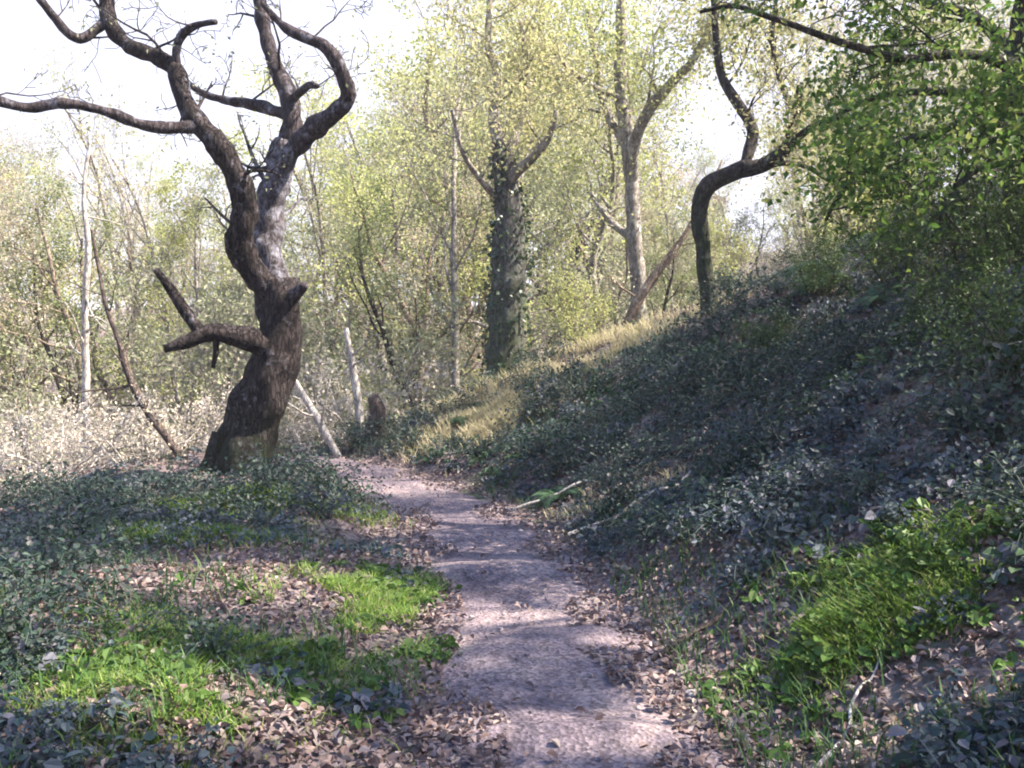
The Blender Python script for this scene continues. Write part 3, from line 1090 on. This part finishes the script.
pole('tilted_stem', 'bleached dead stem tilting left just right of the oak', 14.0,
     [(340, 450, 8, 0), (322, 425, 8, 0), (306, 400, 7, .1), (290, 372, 4, .2)], M['dead_wood'], 'dead tree', 3, 8)

# ------------------------------------------------------------------ plants on the banks


def make_fern(seed, mat):
    g = np.random.default_rng(seed)
    mb = MB()
    for k in range(11):
        az = k / 11 * 6.283 + g.uniform(-.25, .25)
        L = g.uniform(.4, .7)
        t = np.linspace(0, 1, 18)
        rr = L * (t * .85)
        zz = L * (1.0 * t - .85 * t ** 2.2) * g.uniform(.8, 1.1)
        c, s = math.cos(az), math.sin(az)
        pts = np.stack([c * rr, s * rr, zz], 1)
        mb.tube(pts, np.linspace(.005, .002, 18), 4)
        side = np.array([-s, c, 0])
        for i in range(3, 18):
            wd = .17 * L / .55 * math.sin(min(1, (t[i] * 1.15)) * 2.9) ** .8 + .015
            f = pts[i] - pts[i - 1]
            f /= np.linalg.norm(f)
            for sg in (-1, 1):
                d = side * sg + f * .45
                d[2] -= .18
                d /= np.linalg.norm(d)
                a = pts[i]
                b = a + d * wd
                m = a + d * wd * .4
                mb.add([a, m + f * .022, b, m - f * .022], [[0, 1, 2, 3]])
    return mb.mesh('fern', mat, False)


def make_bramble(seed, mat, R0=.55, n=620, size=.042):
    g = np.random.default_rng(seed)
    mb = MB()
    T = []
    for k in range(12):
        az = g.uniform(0, 6.28)
        L = R0 * g.uniform(.7, 1.4)
        t = np.linspace(0, 1, 9)
        hh = R0 * g.uniform(.35, .8)
        pts = np.stack([math.cos(az) * L * t, math.sin(az) * L * t, hh * np.sin(t * 2.7) - .03], 1) + g.normal(size=(9, 3)) * .02
        mb.tube(pts, np.linspace(.006, .003, 9), 4)
        T.append(pts[1:])
    T = np.concatenate(T)
    pos = T[g.integers(0, len(T), n)] + g.normal(size=(n, 3)) * R0 * .11
    pos[:, 2] = np.maximum(pos[:, 2], .02)
    mb.leaves(pos, size, up=.7, asp=.75, seed=seed, ov=True)
    return mb.mesh('bramble', mat, False)


FERN = [make_fern(s, M['fern']) for s in (1, 2, 3)]
BRAM = [make_bramble(s, M['bramble']) for s in (4, 5, 6, 7)]
HERB = [make_bramble(s, M['cover'], .3, 340, .036) for s in (8, 9, 10)]


def slope_tilt(x, y):
    e = .25
    dx = (hz(x + e, y) - hz(x - e, y)) / (2 * e)
    dy = (hz(x, y + e) - hz(x, y - e)) / (2 * e)
    n = Vector((-dx * .6, -dy * .6, 1)).normalized()
    return n


def put(mesh, name, x, y, s, label, cat, group, sink=.02):
    o = bpy.data.objects.new(name, mesh)
    COL.objects.link(o)
    q = slope_tilt(x, y).to_track_quat('Z', 'Y')
    o.rotation_mode = 'QUATERNION'
    from mathutils import Quaternion
    o.rotation_quaternion = q @ Quaternion((0, 0, 1), random.uniform(0, 6.28))
    o.location = (x, y, hz(x, y) - sink)
    o.scale = (s, s, s * random.uniform(.8, 1.15))
    tag(o, label, cat, group)
    return o


def spot_name(px, py):
    """where on the banks, in words one can find"""
    if px < 430:
        if py > 640:
            return 'in the near left corner'
        return 'on the shady left bank'
    if py > 640:
        return 'in the near right corner'
    if py > 480:
        return 'on the lower right bank near the path'
    if px > 800:
        return 'high on the shaded right slope'
    return 'on the shaded slope below the arched tree'


# ground cover of ivy and small herbs on the right slope and the left bank
g = np.random.default_rng(14)


def scatter(n, dmin, dmax, test, pw=1.0):
    D = dmin + (dmax - dmin) * g.random(n) ** pw
    px = g.uniform(-60, 1100, n)
    x = (px - 512) / F * D
    keep = test(x, D)
    x, D = x[keep], D[keep]
    return np.stack([x, D, height(x, D)], 1)


def zone(px, py, rx, ry):
    for D in np.arange(2.4, 24, .04):
        q = at(px, py, D)
        if q[2] <= hz(q[0], D):
            break
    return q[0], D, rx, ry


BARE = [zone(235, 570, .95, .55), zone(330, 560, .6, .3), zone(985, 665, .6, .35), zone(900, 735, .55, .35), zone(760, 700, .4, .3), zone(740, 640, .35, .4), zone(640, 490, .8, .28), zone(560, 508, .6, .25), zone(710, 478, .7, .2), zone(120, 690, .3, .2), zone(870, 610, .45, .5), zone(930, 570, .4, .5), zone(360, 600, .5, .3), zone(180, 690, .55, .35), zone(290, 640, .7, .35), zone(180, 585, .6, .4), zone(390, 690, .35, .3), zone(600, 352, 1.3, 1.0), zone(650, 330, 1.4, 1.0), zone(690, 322, 1.2, 1.0), zone(480, 430, .8, .6), zone(345, 478, 1.0, .7), zone(390, 500, .6, .6)]


def bare(x, y):
    m = np.zeros(np.shape(x), bool)
    for a, b, rx, ry in BARE:
        m |= ((x - a) / rx) ** 2 + ((y - b) / ry) ** 2 < 1 + 1.2 * vnoise(x, y, 3.5, 71)
    return m


def rosettes(pos, mat, label, seed, leaf, reach):
    """each point grows one little plant: leaves on a ring of short stalks, arching outwards"""
    g = np.random.default_rng(seed)
    P, Dd, S = [], [], []
    n = len(pos)
    sc = g.uniform(.55, 1.35, n)
    hgt = g.uniform(.3, 1.4, n)
    for k in range(9):
        az = g.uniform(0, 6.28, n)
        r = reach * sc * g.uniform(.25, 1.1, n)
        P.append(pos + np.stack([np.cos(az) * r, np.sin(az) * r, .012 + reach * sc * hgt * g.uniform(.25, 1.0, n)], 1))
        Dd.append(np.stack([np.cos(az), np.sin(az), g.uniform(-.7, .15, n)], 1))
        S.append(leaf * sc)
    mb = MB()
    mb.leaves(np.concatenate(P), np.concatenate(S), up=1.0, asp=.62, seed=seed, ov=True, dirs=np.concatenate(Dd))
    tag(mb.build('ground_cover', mat, smooth=False), label, 'ground cover', kind='stuff')


g = np.random.default_rng(8)
placed = []
nf = 0
for _ in range(6000):
    if nf >= 210:
        break
    D = 2.9 + 13 * g.random() ** 1.2
    px = g.uniform(-20, 1080)
    x = (px - 512) / F * D
    off = x - float(pathx(D))
    if abs(off) < 1.05 or D < 3.4:
        continue
    if off < 0 and (D > 10.5 or off < -4.6):
        continue
    if off < 0 and g.random() < .5:
        continue
    if np.hypot(x - ob[0], D - ob[1]) < 1.0:
        continue
    if bare(np.array([x]), np.array([D]))[0]:
        continue
    p = np.array([x, D, hz(x, D)])
    qx, qy = to_px(p)
    # keep the grass patches open
    if 770 < qx < 960 and 545 < qy < 690:
        continue
    if 60 < qx < 480 and 545 < qy < 760 and g.random() < .97:
        continue
    if not free(x, D, .34 if D < 8 else .45):
        continue
    where = spot_name(qx, qy)
    q = g.random()
    if q < .12 and D > 6.5 and off > 0:
        put(FERN[int(g.integers(3))], 'fern', x, D, g.uniform(.6, 1.1), f'green fern with arching fronds {where}', 'fern', f'ferns {where}')
    elif q < .6:
        put(BRAM[int(g.integers(4))], 'bramble', x, D, g.uniform(.55, 1.1), f'dark leafy bramble clump {where}', 'bramble', f'brambles {where}')
    else:
        put(HERB[int(g.integers(3))], 'woodland_herb', x, D, g.uniform(.6, 1.2), f'low grey-green leafy herb {where}', 'plant', f'herbs {where}')
    nf += 1

pos = scatter(15500, 2.6, 19, lambda x, y: ((x - pathx(y) - path_half(y)) > .12 + .3 * vnoise(x, y, 1.3, 25)) & (vnoise(x, y, .8, 21) + .7 * vnoise(x, y, 2.6, 22) > -.12) & ~bare(x, y))
rosettes(pos, M['cover'], 'low ivy and herb leaves carpeting the shaded right slope', 3, .055, .075)
pos = scatter(9000, 2.6, 17, lambda x, y: ((x - pathx(y) - path_half(y)) > .2) & (vnoise(x, y, .7, 27) + .5 * vnoise(x, y, 2.2, 28) > .12) & ~bare(x, y))
rosettes(pos, M['fern'], 'green herb clumps dotted over the shaded right slope', 4, .06, .09)
pos = scatter(7500, 2.6, 13, lambda x, y: ((x - pathx(y) + path_half(y)) < -.1 - .3 * vnoise(x, y, 1.3, 26)) & (vnoise(x, y, .9, 23) + .7 * vnoise(x, y, 3.0, 24) > .0) & ~bare(x, y))
rosettes(pos, M['cover'], 'low herb leaves carpeting the left bank', 5, .05, .07)

# dead leaves everywhere, few on the trodden middle of the path
pos = scatter(90000, 2.4, 24, lambda x, y: (np.abs(x - pathx(y)) - path_half(y) > -.3 + .5 * vnoise(x, y, 1.7, 31)) | (g.random(len(x)) < .035), 1.15)
pos[:, 2] += .012 + .03 * g.random(len(pos))
on = np.abs(pos[:, 0] - pathx(pos[:, 1])) < path_half(pos[:, 1]) - .05
pos[on, 2] = height0(pos[on, 0], pos[on, 1]) + .012
mb = MB()
mb.leaves(pos, .046, up=1.6, asp=.65, fold=.5, seed=9, ov=True)
tag(mb.build('leaf_litter', M['litter'], smooth=False), 'fallen brown leaves strewn over both banks and path edges', 'leaf litter', kind='stuff')


# grass
def grass(pts, h, wd, lean, mat, label, seed):
    g = np.random.default_rng(seed)
    n = len(pts)
    az = g.uniform(0, 6.28, n)
    d = np.stack([np.cos(az), np.sin(az), 0 * az], 1)
    s = np.stack([-np.sin(az), np.cos(az), 0 * az], 1)
    H = h * g.uniform(.45, 1.25, n)[:, None]
    W = wd * g.uniform(.6, 1.3, n)[:, None]
    ln = lean * g.uniform(.2, 1.4, n)[:, None]
    up = np.array([0, 0, 1.])
    b = pts
    m = b + up * H * .6 + d * H * ln * .35
    t = b + up * H * .92 + d * H * ln
    v = np.stack([b - s * W, b + s * W, m - s * W * .8, m + s * W * .8, t - s * W * .12, t + s * W * .12], 1).reshape(-1, 3)
    k = np.arange(n)[:, None] * 6
    f = np.concatenate([k + [0, 1, 3, 2], k + [2, 3, 5, 4]])
    mb = MB()
    mb.add(v, f)
    return tag(mb.build('grass', mat, smooth=False), label, 'grass', kind='stuff')


def patch(blobs, n):
    """points in elliptical clumps given as (px, py on flat ground, radius along x, radius along y)"""
    out = []
    for px, py, rx, ry, wt in blobs:
        # find where the sight line through the pixel meets the ground
        D = 2.5
        for D in np.arange(2.4, 24, .04):
            q = at(px, py, D)
            if q[2] <= hz(q[0], D):
                break
        k = int(n * wt)
        a = g.normal(size=(k, 2)) * .55
        x = q[0] + a[:, 0] * rx
        y = D + a[:, 1] * ry
        keep = (np.abs(x - pathx(y)) > path_half(y) - .05 + .5 * vnoise(x, y, 2.2, 43)) & (vnoise(x, y, 3.0, 41) + .5 * vnoise(x, y, 8.0, 44) > -.06)
        x, y = x[keep], y[keep]
        out.append(np.stack([x, y, height(x, y) - .01], 1))
    return np.concatenate(out)


grass(patch([(375, 606, .5, .32, 1), (435, 598, .35, .35, .6), (320, 625, .5, .4, .7), (395, 610, .5, .35, .7), (290, 640, .6, .4, 1), (230, 650, .5, .4, .7)], 3600), .085, .0035, 1.1, M['grass'],
      'bright green grass edging the left side of the path', 1)
grass(patch([(170, 690, .5, .4, 1), (235, 665, .5, .4, .8), (110, 715, .35, .3, .6), (290, 650, .45, .4, .6)], 3000), .085, .0035, 1.1, M['grass'],
      'bright green grass in the near left corner', 2)
grass(patch([(885, 600, .45, .5, 1), (845, 640, .25, .3, .7), (935, 570, .45, .5, .9), (860, 620, .35, .35, .7)], 3800), .085, .0035, 1.1, M['grass'],
      'bright green grass patch on the right bank foot', 3)

grass(patch([(250, 505, 1.0, .5, 1), (210, 520, .8, .4, .7), (310, 500, .6, .4, .7), (180, 540, .6, .4, .5)], 5200), .11, .005, 1.0, M['grass'],
      'green grass around the foot of the oak', 4)
grass(patch([(480, 430, .8, .8, 1), (430, 420, .8, .8, .7), (520, 400, .8, .8, .8), (560, 375, 1.2, 1.0, .8), (640, 340, 1.5, 1.2, .8)], 4200), .2, .006, .8, M['grass_dry'],
      'pale dry grass along the sunlit crest of the bank', 5)
grass(patch([(590, 500, .7, .25, .6), (660, 490, .7, .3, .5)], 1500), .12, .004, .9, M['grass_dry'],
      'dry straw grass on the right bank beside the sunny path', 6)
for blobs, lab, sd_ in (([(300, 640, .9, .5, 1), (200, 680, .7, .4, 1), (420, 600, .6, .35, .7)], 'fresh green herbs growing through the grass left of the path', 11),
                        ([(870, 615, .7, .7, 1), (940, 570, .6, .7, .8)], 'fresh green herbs growing through the grass on the right bank', 12)):
    rosettes(patch(blobs, 330), M['fresh'], lab, sd_, .05, .06)
pos = scatter(26000, 2.7, 13, lambda x, y: (np.abs(x - pathx(y)) - path_half(y) > -.02) & (vnoise(x, y, .7, 51) + .5 * vnoise(x, y, 2.6, 52) > .14))
grass(pos, .13, .004, .8, M['grass_dark'], 'thin dull grass growing among the leaves of both banks', 7)

# grit on the path
g = np.random.default_rng(19)
n = 420
y = 2.5 + 10 * g.random(n) ** 1.4
x = pathx(y) + g.normal(size=n) * .45
z = height0(x, y) - .005
sz = .004 + .011 * g.random(n) ** 3
cube = np.array([[-1, -1, -.6], [1, -1, -.6], [1, 1, -.6], [-1, 1, -.6], [-.7, -.6, .6], [.6, -.7, .7], [.7, .6, .5], [-.6, .7, .6]])
quad = np.array([[0, 1, 5, 4], [1, 2, 6, 5], [2, 3, 7, 6], [3, 0, 4, 7], [4, 5, 6, 7]])
an = g.uniform(0, 6.28, n)
c8 = cube[None] * sz[:, None, None] * g.uniform(.6, 1.3, (n, 1, 3)) + g.normal(size=(n, 8, 3)) * sz[:, None, None] * .15
rx_ = c8[:, :, 0] * np.cos(an)[:, None] - c8[:, :, 1] * np.sin(an)[:, None]
ry_ = c8[:, :, 0] * np.sin(an)[:, None] + c8[:, :, 1] * np.cos(an)[:, None]
v = np.stack([rx_ + x[:, None], ry_ + y[:, None], c8[:, :, 2] + z[:, None]], -1).reshape(-1, 3)
mb = MB()
mb.add(v, (quad[None] + np.arange(n)[:, None, None] * 8).reshape(-1, 4))
tag(mb.build('gravel', M['grit'], smooth=False), 'small grit and pebbles lying on the trodden path', 'gravel', kind='stuff')

# ------------------------------------------------------------------ loose stones and sticks


def stone_mesh(seed):
    g = np.random.default_rng(seed)
    import bmesh
    bm = bmesh.new()
    bmesh.ops.create_icosphere(bm, subdivisions=3, radius=1)
    for v in bm.verts:
        n = noise.noise(v.co * 1.3 + Vector((seed, 0, 0))) * .45 + noise.noise(v.co * 3.1 + Vector((0, seed, 0))) * .15
        v.co *= 1 + n
        v.co.z *= .6
    me = bpy.data.meshes.new('stone')
    bm.to_mesh(me)
    bm.free()
    for p in me.polygons:
        p.use_smooth = True
    me.materials.append(M['stone'])
    return me


ST = [stone_mesh(s) for s in (1, 2, 3)]
for px, py, s, lab in ((512 + 120, 641, .055, 'pale stone lying on the right of the trodden path'), (548, 672, .03, 'small grey stone in the middle of the path'),
                       (470, 655, .04, 'grey stone at the left edge of the path'), (690, 700, .045, 'grey stone at the near right edge of the path'),
                       (520, 535, .05, 'flat stone at the far sunny stretch of path'), (610, 590, .03, 'small stone on the right path edge below herbs'),
                       (575, 707, .03, 'small pale stone on the near sunny patch of path')):
    for D in np.arange(2.4, 24, .03):
        q = at(px, py, D)
        if q[2] <= hz(q[0], D):
            break
    o = bpy.data.objects.new('stone', random.choice(ST))
    COL.objects.link(o)
    o.location = (q[0], D, hz(q[0], D) + s * .25)
    o.scale = (s, s * random.uniform(.7, 1), s)
    o.rotation_euler = (0, 0, random.uniform(0, 6))
    tag(o, lab, 'stone')

for px, py, L, az, r, mat, lab in ((735, 610, 1.1, .5, .014, 'dead_dark', 'dark fallen stick on the right bank above the grass patch'),
                                   (560, 505, 1.2, .15, .018, 'dead_wood', 'pale fallen stick beside the sunny stretch of path'),
                                   (655, 500, 1.6, .35, .02, 'dead_wood', 'long bleached branch lying up the right bank'),
                                   (120, 640, .9, 2.6, .013, 'dead_wood', 'pale fallen stick on the near left bank'),
                                   (230, 575, 1.0, .2, .014, 'dead_dark', 'dark fallen stick on the bare patch left of the path'),
                                   (850, 720, .8, .9, .01, 'dead_wood', 'short pale stick in the near right corner'),
                                   (790, 400, 1.8, .5, .025, 'dead_dark', 'thick dark branch fallen across the shaded slope'),
                                   (50, 665, 1.0, .5, .03, 'dead_dark', 'thick rotten branch at the left edge')):
    for D in np.arange(2.4, 24, .03):
        q = at(px, py, D)
        if q[2] <= hz(q[0], D):
            break
    t = np.linspace(-.5, .5, 9)
    xs = q[0] + np.cos(az) * L * t
    ys_ = D + np.sin(az) * L * t
    zs = height(xs, ys_) + r * 1.2
    zs = .5 * zs + .5 * np.interp(t, [-.5, .5], [zs[0], zs[-1]]) + .01
    zs = np.maximum(zs, height(xs, ys_) + r * .5)
    pts = np.stack([xs, ys_, zs], 1) - [q[0], D, zs[4]]
    pts[1:-1] += np.random.default_rng(int(px)).normal(size=(7, 3)) * .012
    mb = MB()
    p_, r_ = smooth_line(pts, np.linspace(r, r * .5, 9), .04)
    mb.tube(p_, r_, 8, .2, 6, px)
    o = mb.build('fallen_branch', M[mat])
    o.location = (q[0], D, zs[4])
    tag(o, lab, 'stick')

# ------------------------------------------------------------------ drop the prototypes (only their copies stand in the wood)
for p in list(PROTO.values()):
    for ch in list(p.children):
        bpy.data.objects.remove(ch)
    bpy.data.objects.remove(p)

# ------------------------------------------------------------------ summer haze in the valley
import bmesh
bm = bmesh.new()
bmesh.ops.create_cube(bm, size=1)
for v in bm.verts:
    v.co = ((v.co.x * 1000), v.co.y * 900 + 290, (v.co.z + .5) * 36 - 9)
me = bpy.data.meshes.new('haze')
bm.to_mesh(me)
bm.free()
hm, nt, out = new_mat('haze')
pv = nd(nt, 'ShaderNodeVolumePrincipled')
pv.inputs['Color'].default_value = (.95, .95, .96, 1)
pv.inputs['Density'].default_value = .001
pv.inputs['Anisotropy'].default_value = .2
nt.links.new(pv.outputs[0], out.inputs['Volume'])
me.materials.append(hm)
hz_o = bpy.data.objects.new('haze', me)
COL.objects.link(hz_o)
tag(hz_o, 'thin bright haze filling the wood', 'haze', kind='stuff')
scene.cycles.volume_bounces = 1
